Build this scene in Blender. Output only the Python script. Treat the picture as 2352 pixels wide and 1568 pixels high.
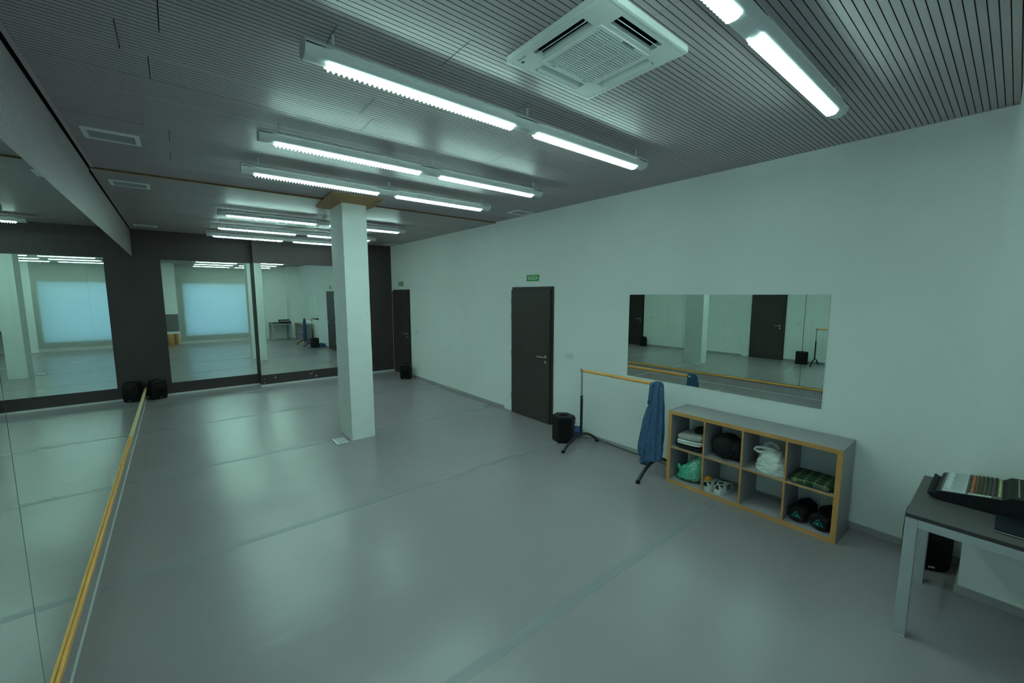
import bpy, math, random
from mathutils import Vector, Matrix, noise as mnoise

# ------------------------------------------------------------------ camera, world, exposure
for o in list(bpy.data.objects):
    bpy.data.objects.remove(o)
SC = bpy.context.scene
COL = SC.collection
R = random.Random(7)
YAW, PITCH, ROLL, CAM_H, FPX = 0.6847, 0.1143, -0.0007, 2.0178, 943.03
cd = bpy.data.cameras.new('camera')
cam = bpy.data.objects.new('camera', cd)
COL.objects.link(cam)
fw = Vector((math.sin(YAW) * math.cos(PITCH), math.cos(YAW) * math.cos(PITCH), -math.sin(PITCH)))
rt = Vector((math.cos(YAW), -math.sin(YAW), 0))
up = rt.cross(fw)
r2 = rt * math.cos(ROLL) + up * math.sin(ROLL)
u2 = -rt * math.sin(ROLL) + up * math.cos(ROLL)
M = Matrix((r2, u2, -fw)).transposed().to_4x4()
M.translation = (0, 0, CAM_H)
cam.matrix_world = M
cd.sensor_width = 36
cd.sensor_fit = 'HORIZONTAL'
cd.lens = FPX * 36 / 2352
cd.clip_start = 0.01
SC.camera = cam

SC.view_settings.view_transform = 'Standard'
SC.view_settings.look = 'None'
SC.view_settings.gamma = 1
SC.view_settings.use_curve_mapping = False
SC.view_settings.exposure = 0.0
cy = SC.cycles
cy.max_bounces = 14
cy.diffuse_bounces = 6
cy.glossy_bounces = 8
cy.transmission_bounces = 8
cy.transparent_max_bounces = 12
cy.use_denoising = True
cy.sample_clamp_indirect = 18.0
cy.blur_glossy = 0.3

LAMP = (0.57, 1.0, 0.87)       # greenish fluorescent tubes
LAMP_DOWN = 50.0
LAMP_UP = 40.0

w = bpy.data.worlds.new('daylight')
SC.world = w
w.use_nodes = True
bg = w.node_tree.nodes['Background']
bg.inputs[0].default_value = (0.30, 0.72, 1.0, 1)
bg.inputs[1].default_value = 2.9

# ------------------------------------------------------------------ room dimensions
XL, XR = -0.568, 4.415
YB, YB2, XJ = 10.385, 10.650, 1.345
HC, HC2 = 3.262, 3.245
YF = -0.25
PI = math.pi


# ------------------------------------------------------------------ materials
def mat(name, base, rough=0.5, metal=0.0, spec=0.5, vary=0.0, vscale=8.0, stretch=(1, 1, 1), bump=0.0, bscale=60.0,
        emit=None, estr=0.0, rvary=0.0):
    m = bpy.data.materials.new(name)
    m.use_nodes = True
    nt = m.node_tree
    b = nt.nodes['Principled BSDF']
    b.inputs['Base Color'].default_value = (*base, 1)
    b.inputs['Roughness'].default_value = rough
    b.inputs['Metallic'].default_value = metal
    b.inputs['Specular IOR Level'].default_value = spec
    tc = nt.nodes.new('ShaderNodeTexCoord')
    mp = nt.nodes.new('ShaderNodeMapping')
    mp.inputs['Scale'].default_value = stretch
    nt.links.new(tc.outputs['Object'], mp.inputs[0])
    if vary or rvary:
        n = nt.nodes.new('ShaderNodeTexNoise')
        n.inputs['Scale'].default_value = vscale
        n.inputs['Detail'].default_value = 4
        nt.links.new(mp.outputs[0], n.inputs['Vector'])
    if vary:
        cr = nt.nodes.new('ShaderNodeValToRGB')
        cr.color_ramp.elements[0].position = 0.3
        cr.color_ramp.elements[1].position = 0.7
        cr.color_ramp.elements[0].color = (*[c * (1 - vary) for c in base], 1)
        cr.color_ramp.elements[1].color = (*[min(1, c * (1 + vary)) for c in base], 1)
        nt.links.new(n.outputs['Fac'], cr.inputs[0])
        nt.links.new(cr.outputs[0], b.inputs['Base Color'])
    if rvary:
        mr = nt.nodes.new('ShaderNodeMapRange')
        mr.inputs[1].default_value = 0.3
        mr.inputs[2].default_value = 0.7
        mr.inputs[3].default_value = max(0, rough - rvary)
        mr.inputs[4].default_value = rough + rvary
        nt.links.new(n.outputs['Fac'], mr.inputs[0])
        nt.links.new(mr.outputs[0], b.inputs['Roughness'])
    if bump:
        n2 = nt.nodes.new('ShaderNodeTexNoise')
        n2.inputs['Scale'].default_value = bscale
        n2.inputs['Detail'].default_value = 3
        nt.links.new(mp.outputs[0], n2.inputs['Vector'])
        bp = nt.nodes.new('ShaderNodeBump')
        bp.inputs['Strength'].default_value = bump
        bp.inputs['Distance'].default_value = 0.01
        nt.links.new(n2.outputs['Fac'], bp.inputs['Height'])
        nt.links.new(bp.outputs[0], b.inputs['Normal'])
    if emit:
        b.inputs['Emission Color'].default_value = (*emit, 1)
        b.inputs['Emission Strength'].default_value = estr
    return m


WALL = mat('white_wall_paint', (.91, .91, .90), .75, vary=.02, vscale=1.5, bump=.05, bscale=90)
PLASTER = mat('rough_white_plaster', (.78, .78, .77), .8, vary=.03, vscale=6, bump=.25, bscale=40)
DARKWALL = mat('charcoal_wall_paint', (.050, .032, .035), .7, vary=.06, vscale=3, bump=.05, bscale=90)
CEIL = mat('grey_white_panel', (.41, .345, .365), .42, vary=.02, vscale=3)
GROOVE = mat('brown_board_core', (.085, .045, .022), .9, vary=.5, vscale=180)
BAND = mat('smooth_ceiling_board', (.34, .275, .31), .6, vary=.02)
CHIP = mat('raw_brown_chipboard', (.36, .20, .095), .85, vary=.12, vscale=60, bump=.2, bscale=150)
SHELFG = mat('grey_cabinet_laminate', (.36, .32, .335), .5, vary=.03, vscale=20)
BEECH = mat('beech_edging', (.60, .27, .085), .45, vary=.1, vscale=10, stretch=(14, 1, 14))
BARWOOD = mat('varnished_beech_bar', (.90, .39, .10), .35, vary=.08, vscale=8, stretch=(10, 1, 10))
LEDGEW = mat('yellow_wood_ledge', (.95, .41, .08), .4, vary=.1, vscale=6, stretch=(10, 1, 10))
LEDGEP = mat('pale_wood_ledge', (.85, .66, .33), .45, vary=.08, vscale=6, stretch=(10, 1, 10))
DOORM = mat('dark_brown_door_veneer', (.052, .034, .031), .5, vary=.15, vscale=6, stretch=(1, 8, .5), bump=.04, bscale=60)
DOORF = mat('dark_brown_door_frame', (.046, .029, .027), .5, vary=.1)
STEEL = mat('brushed_steel', (.62, .62, .60), .28, 1.0)
CHROME = mat('chrome_tube', (.75, .75, .75), .12, 1.0)
BLACK = mat('black_plastic', (.012, .011, .012), .5, spec=.22, vary=.2, vscale=30, bump=.15, bscale=300)
BLACKG = mat('black_speaker_grille', (.007, .0065, .007), .6, spec=.2, bump=.3, bscale=500)
BLACKM = mat('black_painted_steel', (.014, .013, .013), .32)
WHITEP = mat('white_plastic', (.80, .80, .78), .4)
GREYP = mat('grey_plastic', (.45, .44, .44), .45)
LAMPB = mat('white_lamp_housing', (.66, .64, .65), .35)
DARKV = mat('void_shade_black', (.004, .004, .004), .9, spec=.1)  # near-black colour in place of the shade in gaps and slots
SKIRT = mat('grey_skirting', (.42, .39, .40), .5)
SKIRTW = mat('white_skirting', (.62, .60, .60), .5)
ALU = mat('silver_table_metal', (.48, .48, .50), .38, .35)
TABLETOP = mat('dark_grey_tabletop', (.10, .088, .086), .5, vary=.1, vscale=120)
TABLEEDGE = mat('black_table_edge', (.04, .035, .035), .5)
DENIM = mat('blue_denim', (.062, .122, .23), .9, spec=.15, vary=.22, vscale=40, stretch=(1, 1, .4), bump=.3, bscale=220)
DENIMD = mat('dark_denim_seam', (.03, .055, .10), .9)
TAPE = mat('translucent_seam_tape', (.25, .242, .262), .34)
CLOTHW = mat('white_cloth', (.72, .72, .68), .9, vary=.06, vscale=14, bump=.3, bscale=50)
CLOTHG = mat('grey_speckled_cloth', (.42, .40, .38), .9, vary=.25, vscale=45, bump=.3, bscale=60)
CLOTHB = mat('black_cloth', (.008, .008, .009), .9, bump=.3, bscale=50)
BAGW = mat('white_plastic_bag', (.74, .74, .68), .35, vary=.08, vscale=10, bump=.5, bscale=25)
BAGBLUE = mat('blue_plastic_bag', (.05, .09, .32), .4, vary=.6, vscale=18, bump=.4, bscale=30)
ORANGE = mat('orange_sock', (.75, .28, .02), .9, bump=.4, bscale=90)
SHOEW = mat('white_shoe_leather', (.66, .64, .60), .55)
SHOEB = mat('black_shoe_trim', (.012, .012, .012), .6)
TEALINK = mat('teal_print', (.01, .32, .24), .5)
SCREEN = mat('laptop_dark_lid', (.012, .014, .022), .6, spec=.2)
SIGNG = mat('green_exit_sign', (.0, .29, .06), .5)
SIGNW = mat('pale_sign_lettering', (.62, .72, .50), .5)
ORWOOD = mat('orange_brown_wood', (.50, .25, .08), .5, vary=.15, vscale=5, stretch=(8, 8, 1))
GREYPANEL = mat('grey_wall_panel', (.17, .155, .165), .6)
PRINTK = mat('dark_print', (.05, .05, .05), .5)
CABLE = mat('black_cable', (.01, .01, .01), .5)

# floor vinyl: grey, semi gloss, slightly wavy along the rolls
FLOOR = mat('grey_dance_vinyl', (.30, .255, .27), .25, vary=.03, vscale=1.2)
nt = FLOOR.node_tree
tc = nt.nodes.new('ShaderNodeTexCoord')
mp = nt.nodes.new('ShaderNodeMapping'); mp.inputs['Scale'].default_value = (.35, 5, 1)
nz = nt.nodes.new('ShaderNodeTexNoise'); nz.inputs['Scale'].default_value = 1.6; nz.inputs['Detail'].default_value = 2.5
bp = nt.nodes.new('ShaderNodeBump'); bp.inputs['Strength'].default_value = .12; bp.inputs['Distance'].default_value = .03
nt.links.new(tc.outputs['Object'], mp.inputs[0]); nt.links.new(mp.outputs[0], nz.inputs['Vector'])
nt.links.new(nz.outputs['Fac'], bp.inputs['Height'])
nt.links.new(bp.outputs[0], nt.nodes['Principled BSDF'].inputs['Normal'])

MIRROR = mat('mirror_glass', (.80, .88, .84), 0.0, 1.0)
MIRROREDGE = mat('mirror_edge', (.10, .16, .14), .3)
# the long mirror is smeared: vertical streaks of haze
MIRSM = mat('smeared_mirror_glass', (.80, .88, .84), 0.0, 1.0)
nt = MIRSM.node_tree
b = nt.nodes['Principled BSDF']; outn = nt.nodes['Material Output']
tc = nt.nodes.new('ShaderNodeTexCoord'); mp = nt.nodes.new('ShaderNodeMapping'); mp.inputs['Scale'].default_value = (1, 5, .5)
nz = nt.nodes.new('ShaderNodeTexNoise'); nz.inputs['Scale'].default_value = 2.2; nz.inputs['Detail'].default_value = 7
cr = nt.nodes.new('ShaderNodeValToRGB')
cr.color_ramp.elements[0].position = .58; cr.color_ramp.elements[0].color = (.004, .004, .004, 1)
cr.color_ramp.elements[1].position = .80; cr.color_ramp.elements[1].color = (.07, .07, .07, 1)
df = nt.nodes.new('ShaderNodeBsdfDiffuse'); df.inputs[0].default_value = (.7, .7, .7, 1)
mx = nt.nodes.new('ShaderNodeMixShader')
nt.links.new(tc.outputs['Object'], mp.inputs[0]); nt.links.new(mp.outputs[0], nz.inputs['Vector']); nt.links.new(nz.outputs['Fac'], cr.inputs[0])
nt.links.new(cr.outputs[0], mx.inputs[0]); nt.links.new(b.outputs[0], mx.inputs[1]); nt.links.new(df.outputs[0], mx.inputs[2]); nt.links.new(mx.outputs[0], outn.inputs[0])


def shader_mat(name, build):
    m = bpy.data.materials.new(name); m.use_nodes = True
    nt = m.node_tree
    for n in list(nt.nodes):
        if n.type != 'OUTPUT_MATERIAL': nt.nodes.remove(n)
    nt.links.new(build(nt), nt.nodes['Material Output'].inputs[0])
    return m


def emission(col, s):
    def f(nt):
        e = nt.nodes.new('ShaderNodeEmission'); e.inputs[0].default_value = (*col, 1); e.inputs[1].default_value = s
        return e.outputs[0]
    return f


TUBE_DOWN = shader_mat('lit_tube_below', emission(LAMP, LAMP_DOWN))
TUBE_UP = shader_mat('lit_tube_above', emission(LAMP, LAMP_UP))


def mixsh(nt, a, b, f):
    m = nt.nodes.new('ShaderNodeMixShader'); m.inputs[0].default_value = f
    nt.links.new(a, m.inputs[1]); nt.links.new(b, m.inputs[2])
    return m.outputs[0]


def f_blind(nt):
    d = nt.nodes.new('ShaderNodeBsdfDiffuse'); d.inputs[0].default_value = (.62, .62, .58, 1)
    t = nt.nodes.new('ShaderNodeBsdfTranslucent'); t.inputs[0].default_value = (.9, .92, .92, 1)
    return mixsh(nt, d.outputs[0], t.outputs[0], .45)


def f_louvre(nt):
    d = nt.nodes.new('ShaderNodeBsdfDiffuse'); d.inputs[0].default_value = (.9, .9, .9, 1)
    t = nt.nodes.new('ShaderNodeBsdfTranslucent'); t.inputs[0].default_value = (.95, .95, .95, 1)
    return mixsh(nt, d.outputs[0], t.outputs[0], .5)


LOUVRE = shader_mat('white_lamp_louvre', f_louvre)
BLIND = shader_mat('translucent_blind_fabric', f_blind)


def f_pane(nt):
    t = nt.nodes.new('ShaderNodeBsdfTransparent'); t.inputs[0].default_value = (.95, .97, .97, 1)
    g = nt.nodes.new('ShaderNodeBsdfGlossy'); g.inputs[1].default_value = 0.02
    return mixsh(nt, t.outputs[0], g.outputs[0], .06)


PANE = shader_mat('window_pane', f_pane)


def f_bag(nt):
    p = nt.nodes.new('ShaderNodeBsdfPrincipled'); p.inputs['Roughness'].default_value = .3
    tc = nt.nodes.new('ShaderNodeTexCoord')
    n = nt.nodes.new('ShaderNodeTexNoise'); n.inputs['Scale'].default_value = 70; n.inputs['Detail'].default_value = 2
    g = nt.nodes.new('ShaderNodeTexNoise'); g.inputs['Scale'].default_value = 7
    cr = nt.nodes.new('ShaderNodeValToRGB')
    cr.color_ramp.elements[0].position = .52; cr.color_ramp.elements[0].color = (.10, .46, .30, 1)
    cr.color_ramp.elements[1].position = .60; cr.color_ramp.elements[1].color = (.50, .72, .58, 1)
    sx = nt.nodes.new('ShaderNodeSeparateXYZ'); nt.links.new(tc.outputs['Object'], sx.inputs[0])
    mr = nt.nodes.new('ShaderNodeMapRange'); mr.inputs[1].default_value = .02; mr.inputs[2].default_value = -.06
    nt.links.new(sx.outputs[1], mr.inputs[0])
    mul = nt.nodes.new('ShaderNodeMix'); mul.data_type = 'RGBA'
    mul.inputs[6].default_value = (.09, .50, .33, 1)
    nt.links.new(mr.outputs[0], mul.inputs[0])
    nt.links.new(tc.outputs['Object'], n.inputs['Vector']); nt.links.new(n.outputs['Fac'], cr.inputs[0]); nt.links.new(cr.outputs[0], mul.inputs[7])
    nt.links.new(mul.outputs[2], p.inputs['Base Color'])
    return p.outputs[0]


BAGG = shader_mat('green_printed_bag', f_bag)


def f_plaid(nt):
    p = nt.nodes.new('ShaderNodeBsdfPrincipled'); p.inputs['Roughness'].default_value = .9
    tc = nt.nodes.new('ShaderNodeTexCoord')
    outs = []
    for ax, sc in ((0, 17.0), (1, 14.0)):
        wv = nt.nodes.new('ShaderNodeTexWave'); wv.wave_type = 'BANDS'; wv.bands_direction = 'XYZ'[ax]
        wv.inputs['Scale'].default_value = sc / 6.3 * 2; wv.inputs['Distortion'].default_value = .4
        nt.links.new(tc.outputs['Object'], wv.inputs['Vector'])
        c = nt.nodes.new('ShaderNodeValToRGB')
        e = c.color_ramp.elements
        e[0].position = .0; e[0].color = (.006, .012, .006, 1)
        e[1].position = .55; e[1].color = (.012, .05, .016, 1)
        k = e.new(.93); k.color = (.018, .075, .024, 1)
        k = e.new(.97); k.color = (.22, .25, .13, 1)
        nt.links.new(wv.outputs['Fac'], c.inputs[0]); outs.append(c.outputs[0])
    mx = nt.nodes.new('ShaderNodeMix'); mx.data_type = 'RGBA'; mx.inputs[0].default_value = .5
    nt.links.new(outs[0], mx.inputs[6]); nt.links.new(outs[1], mx.inputs[7])
    nt.links.new(mx.outputs[2], p.inputs['Base Color'])
    return p.outputs[0]


PLAID = shader_mat('green_plaid_flannel', f_plaid)


# ------------------------------------------------------------------ mesh helpers
class MB:
    def __init__(s):
        s.v = []; s.f = []; s.m = []; s.cur = 0

    def add(s, vs, fs, mi=None):
        k = len(s.v)
        s.v += [tuple(p) for p in vs]
        s.f += [tuple(i + k for i in f) for f in fs]
        s.m += [s.cur if mi is None else mi] * len(fs)

    def box(s, x0, x1, y0, y1, z0, z1, T=None, mi=None):
        vs = [Vector((x, y, z)) for z in (z0, z1) for y in (y0, y1) for x in (x0, x1)]
        if T is not None: vs = [T @ p for p in vs]
        s.add(vs, [(0, 2, 3, 1), (4, 5, 7, 6), (0, 1, 5, 4), (2, 6, 7, 3), (0, 4, 6, 2), (1, 3, 7, 5)], mi)
        return s

    def prism(s, pts, a, b, axis='z', T=None, mi=None):
        """polygon pts (2D, ccw) extruded from a to b along axis"""
        def P(p, t):
            if axis == 'z': q = Vector((p[0], p[1], t))
            elif axis == 'x': q = Vector((t, p[0], p[1]))
            else: q = Vector((p[1], t, p[0]))
            return T @ q if T is not None else q
        n = len(pts)
        vs = [P(p, a) for p in pts] + [P(p, b) for p in pts]
        fs = [tuple(reversed(range(n))), tuple(range(n, 2 * n))]
        fs += [(i, (i + 1) % n, n + (i + 1) % n, n + i) for i in range(n)]
        s.add(vs, fs, mi)
        return s

    def rings(s, rings, closed=True, cap0=True, cap1=True, mi=None):
        n = len(rings[0]); vs = [p for r in rings for p in r]; fs = []
        for i in range(len(rings) - 1):
            for j in range(n if closed else n - 1):
                k = (j + 1) % n
                fs.append((i * n + j, i * n + k, (i + 1) * n + k, (i + 1) * n + j))
        if closed and cap0: fs.append(tuple(reversed(range(n))))
        if closed and cap1: fs.append(tuple(range((len(rings) - 1) * n, len(rings) * n)))
        s.add(vs, fs, mi)
        return s

    def tube(s, pts, r, n=10, mi=None, caps=True):
        pts = [Vector(p) for p in pts]
        rs = r if isinstance(r, (list, tuple)) else [r] * len(pts)
        rings = []; prev = None
        for i, p in enumerate(pts):
            d = (pts[min(i + 1, len(pts) - 1)] - pts[max(i - 1, 0)]).normalized()
            if prev is None:
                a = Vector((0, 0, 1)) if abs(d.z) < .9 else Vector((1, 0, 0))
                u = d.cross(a).normalized()
            else:
                u = (prev - d * prev.dot(d)).normalized()
            prev = u; v = d.cross(u)
            rings.append([p + (u * math.cos(t) + v * math.sin(t)) * rs[i] for t in [2 * PI * k / n for k in range(n)]])
        return s.rings(rings, True, caps, caps, mi)

    def lathe(s, prof, n=20, T=None, mi=None):
        """prof: (radius, z)"""
        rings = []
        for r, z in prof:
            ring = [Vector((r * math.cos(2 * PI * k / n), r * math.sin(2 * PI * k / n), z)) for k in range(n)]
            rings.append([T @ p for p in ring] if T is not None else ring)
        return s.rings(rings, mi=mi)

    def mesh(s, name, mats, smooth=None):
        me = bpy.data.meshes.new(name)
        me.from_pydata(s.v, [], s.f)
        for m in (mats if isinstance(mats, (list, tuple)) else [mats]): me.materials.append(m)
        me.polygons.foreach_set('material_index', s.m)
        if smooth is not None:
            me.polygons.foreach_set('use_smooth', [True] * len(s.f))
            me.set_sharp_from_angle(angle=math.radians(smooth))
        me.update()
        return me

    def obj(s, name, mats, parent=None, smooth=None, bevel=0, seg=2):
        o = bpy.data.objects.new(name, s.mesh(name, mats, smooth))
        COL.objects.link(o)
        if parent: o.parent = parent
        if bevel:
            md = o.modifiers.new('bevel', 'BEVEL'); md.width = bevel; md.segments = seg
            md.limit_method = 'ANGLE'; md.angle_limit = math.radians(40)
            if smooth is None: md.harden_normals = False
        return o


def tag(o, label, cat, group=None):
    o['label'] = label; o['category'] = cat
    if group: o['group'] = group
    return o


def thing(name, label, cat, loc=(0, 0, 0), rz=0, group=None):
    o = bpy.data.objects.new(name, None); COL.objects.link(o)
    o.location = loc; o.rotation_euler = (0, 0, rz); o.empty_display_size = .1
    return tag(o, label, cat, group)


def struct(o):
    o['kind'] = 'structure'
    return o


def inst(src, parent, mtx, name=None):
    o = src.copy(); COL.objects.link(o); o.parent = parent; o.matrix_basis = mtx
    return o


def dup(root, loc, label, rz=None):
    r = root.copy(); COL.objects.link(r); r.location = loc; r['label'] = label
    if rz is not None: r.rotation_euler = (0, 0, rz)
    for ch in list(root.children):
        c = ch.copy(); COL.objects.link(c); c.parent = r
        for g in list(ch.children):
            d = g.copy(); COL.objects.link(d); d.parent = c
    return r


def text_mesh(name, body, size, material, parent, mtx, sx=1.0, bold=0.0, extrude=.0004):
    c = bpy.data.curves.new(name, 'FONT'); c.body = body; c.size = size; c.align_x = 'CENTER'; c.align_y = 'CENTER'
    c.extrude = extrude; c.offset = bold
    t = bpy.data.objects.new(name + '_tmp', c); COL.objects.link(t)
    bpy.context.view_layer.update()
    me = bpy.data.meshes.new_from_object(t.evaluated_get(bpy.context.evaluated_depsgraph_get()))
    bpy.data.objects.remove(t); bpy.data.curves.remove(c)
    me.name = name; me.materials.clear(); me.materials.append(material)
    o = bpy.data.objects.new(name, me); COL.objects.link(o); o.parent = parent
    o.matrix_basis = mtx @ Matrix.Diagonal((sx, 1, 1, 1))
    return o


def blob(sx, sy, sz, p=.6, amp=.01, freq=8, seed=0, nu=36, nv=20, flat=True, ridge=0.0):
    """rounded crumpled lump sitting on z=0, superellipsoid with noise"""
    mb = MB(); rings = []
    def sp(c, e): return math.copysign(abs(c) ** e, c)
    off = Vector((seed * 7.3, seed * 3.1, seed * 1.7))
    for i in range(nv + 1):
        ph = -PI / 2 + PI * i / nv
        ring = []
        for j in range(nu):
            th = 2 * PI * j / nu
            q = Vector((sx / 2 * sp(math.cos(ph), p) * sp(math.cos(th), p), sy / 2 * sp(math.cos(ph), p) * sp(math.sin(th), p),
                        sz / 2 * (1 + sp(math.sin(ph), p))))
            d = mnoise.noise(q * freq + off) + .5 * mnoise.noise(q * freq * 2.3 + off)
            if ridge: d += ridge * (1 - 3 * abs(mnoise.noise(q * freq * 1.3 + off * 2)))
            c = Vector((q.x, q.y, q.z - sz / 2))
            if c.length > 1e-6: q += c.normalized() * d * amp
            if flat: q.z = max(q.z, 0.0)
            ring.append(q)
        rings.append(ring)
    mb.rings(rings)
    return mb


# axis helper: frame with local x -> a, local y -> b
def frame(origin, a, b):
    a = Vector(a); b = Vector(b); c = a.cross(b)
    m = Matrix((a, b, c)).transposed().to_4x4(); m.translation = origin
    return m


# ------------------------------------------------------------------ room shell
fl = struct(MB().box(XL - .03, XR + .05, -.65, YB2 + .05, -.08, 0).obj('floor', FLOOR))
for i, y in enumerate((-0.36, 1.69, 3.825, 5.88, 7.95, 9.98)):
    tw = .072
    MB().box(XL + .03, XR - .005, y - tw / 2, y + tw / 2, .0, .0007).obj('seam_tape', TAPE, fl)

# left wall core (behind mirror)
struct(MB().box(XL - .13, XL - .022, -.65, YB2 + .1, 0, HC + .1).obj('wall_left', DARKV))
# back wall in two depths
struct(MB().box(XL - .05, XJ, YB2, YB2 + .1, 0, HC + .1).obj('wall_back', DARKWALL))
jb = MB().box(XJ, XR + .05, YB, YB2 + .1, 0, HC + .1)
struct(jb.obj('wall_back_step', DARKWALL))
# chipped white spots at the foot of the stepped wall
wall_step = bpy.data.objects['wall_back_step']
for (cx, cz, rx, rz_) in ((1.405, .075, .006, .012), (1.62, .165, .012, .022), (2.36, .16, .020, .008), (2.40, .205, .012, .006), (2.47, .10, .012, .022), (1.41, .16, .005, .008)):
    pts = [(cx + rx * math.cos(t) * R.uniform(.7, 1.2), cz + rz_ * math.sin(t) * R.uniform(.7, 1.2)) for t in [2 * PI * k / 9 for k in range(9)]]
    MB().add([(p[0], YB - .0012, p[1]) for p in pts], [tuple(range(9))]) or None
    m_ = MB(); m_.prism([(p[1], p[0]) for p in pts], YB - .0015, YB + .002, 'y'); m_.obj('paint_chip', PLASTER, wall_step)
# right wall
struct(MB().box(XR, XR + .12, .02, YB + .3, 0, HC + .1).obj('wall_right', WALL))
# pier at the front right corner and recessed front wall
struct(MB().box(3.985, XR + .12, -.72, .09, 0, HC + .1).obj('pillar_front_right', WALL))
struct(MB().box(2.95, 3.985, -.75, -.62, 0, HC + .1).obj('wall_front_recess', WALL))
# front wall with the window opening
wf = MB()
wf.box(XL - .1, .28, -.50, YF, 0, HC + .1)
wf.box(2.53, 2.95, -.75, YF, 0, HC + .1)
wf.box(.28, 2.53, -.50, YF, 0, .34)
wf.box(.28, 2.53, -.50, YF, 2.46, HC + .1)
struct(wf.obj('wall_front', WALL))
win = MB()
for (a, b_, c, d) in ((.28, 2.53, .34, .39), (.28, 2.53, 2.41, 2.46), (.28, .33, .39, 2.41), (2.48, 2.53, .39, 2.41)):
    win.box(a, b_, -.44, -.38, c, d)
wo = struct(win.obj('window_1', ALU))
for a, b_ in ((.33, 2.48),):
    MB().box(a, b_, -.413, -.407, .39, 2.41).obj('pane', PANE, wo)
# roller blind in front of it
bl = thing('roller_blind', 'large white roller blind glowing blue from daylight, reflected in the mirrors', 'blind', (1.375, YF, 0))
MB().box(-1.31, 1.31, .018, .0195, .10, 3.19).obj('fabric', BLIND, bl)
m_ = MB(); m_.tube([(-1.32, .030, 3.205), (1.32, .030, 3.205)], .022, 14); m_.obj('roller', GREYP, bl, 40)
MB().box(-1.31, 1.31, .012, .026, .085, .105).obj('bottom_bar', WHITEP, bl)
MB().box(.06, 2.69, YF, YF + .03, 0, .075).obj('baseboard_front', SKIRTW)
struct(bpy.data.objects['baseboard_front'])

# skirtings
struct(MB().box(XR - .012, XR, .09, 4.395, 0, .055).obj('baseboard_right', SKIRT))
struct(MB().box(XR - .012, XR, 5.62, 9.25, 0, .055).obj('baseboard_right.001', SKIRT))
struct(MB().box(3.973, 3.985, -.62, .102, 0, .055).obj('baseboard_pillar', SKIRT))
struct(MB().box(3.985, XR - .012, .09, .102, 0, .055).obj('baseboard_pillar.001', SKIRT))
struct(MB().box(XL + .0, XJ, YB2 - .012, YB2, 0, .035).obj('baseboard_back', SKIRTW))
struct(MB().box(XJ - .012, XJ, YB, YB2, 0, .035).obj('baseboard_back.001', SKIRTW))
struct(MB().box(XJ - .012, XR, YB - .012, YB, 0, .035).obj('baseboard_back.002', SKIRTW))

# ---- ceiling: grooved boards, every board a part
ceil = struct(MB().box(XL - .1, XR + .1, -.75, YB2 + .1, HC + .035, HC + .12).obj('ceiling', DARKV))
PW, NS = .2972, 9
SP = PW / NS
def panel_mesh(gw=.0042, dep=.008, th=.016):
    mb = MB()
    prof = []
    for i in range(NS):
        y0, y1 = i * SP + gw / 2, (i + 1) * SP - gw / 2
        prof += [(y0, dep), (y0, 0), (y1, 0), (y1, dep)]
    n = len(prof)
    for x in (0, 1): mb.v += [(x, y, z) for y, z in prof]
    for i in range(n - 1):
        mb.f.append((i, i + 1, n + i + 1, n + i)); mb.m.append(0 if i % 4 == 1 else 1)
    # back and ends
    k = len(mb.v)
    mb.v += [(0, gw / 2, th), (1, gw / 2, th), (1, PW - gw / 2, th), (0, PW - gw / 2, th)]
    mb.f.append((k, k + 1, k + 2, k + 3)); mb.m.append(1)
    mb.f.append((0, n, k + 1, k)); mb.m.append(1)
    mb.f.append((2 * n - 1, n - 1, k + 3, k + 2)); mb.m.append(1)
    mb.f.append(tuple(range(n - 1, -1, -1)) + (k, k + 3)); mb.m.append(0)
    mb.f.append(tuple(range(n, 2 * n)) + (k + 2, k + 1)); mb.m.append(0)
    return mb.mesh('ceiling_panel', [CEIL, GROOVE])
PM = panel_mesh()
def panel(name, parent, mtx):
    o = bpy.data.objects.new(name, PM); COL.objects.link(o); o.parent = parent; o.matrix_basis = mtx
    return o
PL = 1.208
near = {0: .696, 1: 1.15, 2: .55, 3: .03, 4: 1.1, 5: .015, 6: .678, 7: .034, 8: 1.083, 9: 1.19, 10: 1.054, 11: .62, 12: 1.12, 13: .06, 14: .66, 15: .063, 16: .60, -1: .1, -2: .7, -3: .2, -4: .9}
wide = {5, 6, 7, 8, 9, 13, 15}
def ceiling_row(y0, off, z, x_lo, x_hi, gap):
    xs = [x_lo]; x = off - 2 * PL
    while x < x_hi - .02:
        if x > x_lo + .05: xs.append(x)
        x += PL
    xs.append(x_hi)
    for a, b_ in zip(xs[:-1], xs[1:]):
        panel('ceiling_panel', ceil, Matrix.Translation((a + gap / 2, y0, z + R.uniform(-.0006, .0006))) @ Matrix.Diagonal((b_ - a - gap, 1, 1, 1)))
for k in range(-4, 17):
    x_hi = XR if k >= 0 else 3.985 if k > -2 else 3.985
    ceiling_row(.327 + PW * k, near[k], HC, XL + .044, XR, .004 if k in wide else .0016)
fo = [.08, .655, 1.133, .5, .3, .95, .1, .75, 1.1, .4, .0, .6, 1.0, .25, .8, .5]
for k in range(16):
    ceiling_row(5.85 + PW * k, fo[k], HC2, XL + .012, XR, .0016)
MB().box(XL + .012, XR, 5.85 + 16 * PW, YB2 + .02, HC2, HC2 + .016).obj('edge_board', CEIL, ceil)
MB().box(XL + .03, XR, .327 + 17 * PW + .001, 5.875, HC + .001, HC + .014).obj('ceiling_band', BAND, ceil)
MB().box(XL + .012, XR, 5.846, 5.850, HC2 + .0005, HC2 + .022).obj('raw_edge', mat('orange_raw_board_edge', (.20, .085, .022), .9, vary=.5, vscale=60), ceil)
struct(MB().box(XL + .02, XL + .044, -.6, 5.86, HC - .004, HC + .02).obj('trim_1', CEIL))

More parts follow.
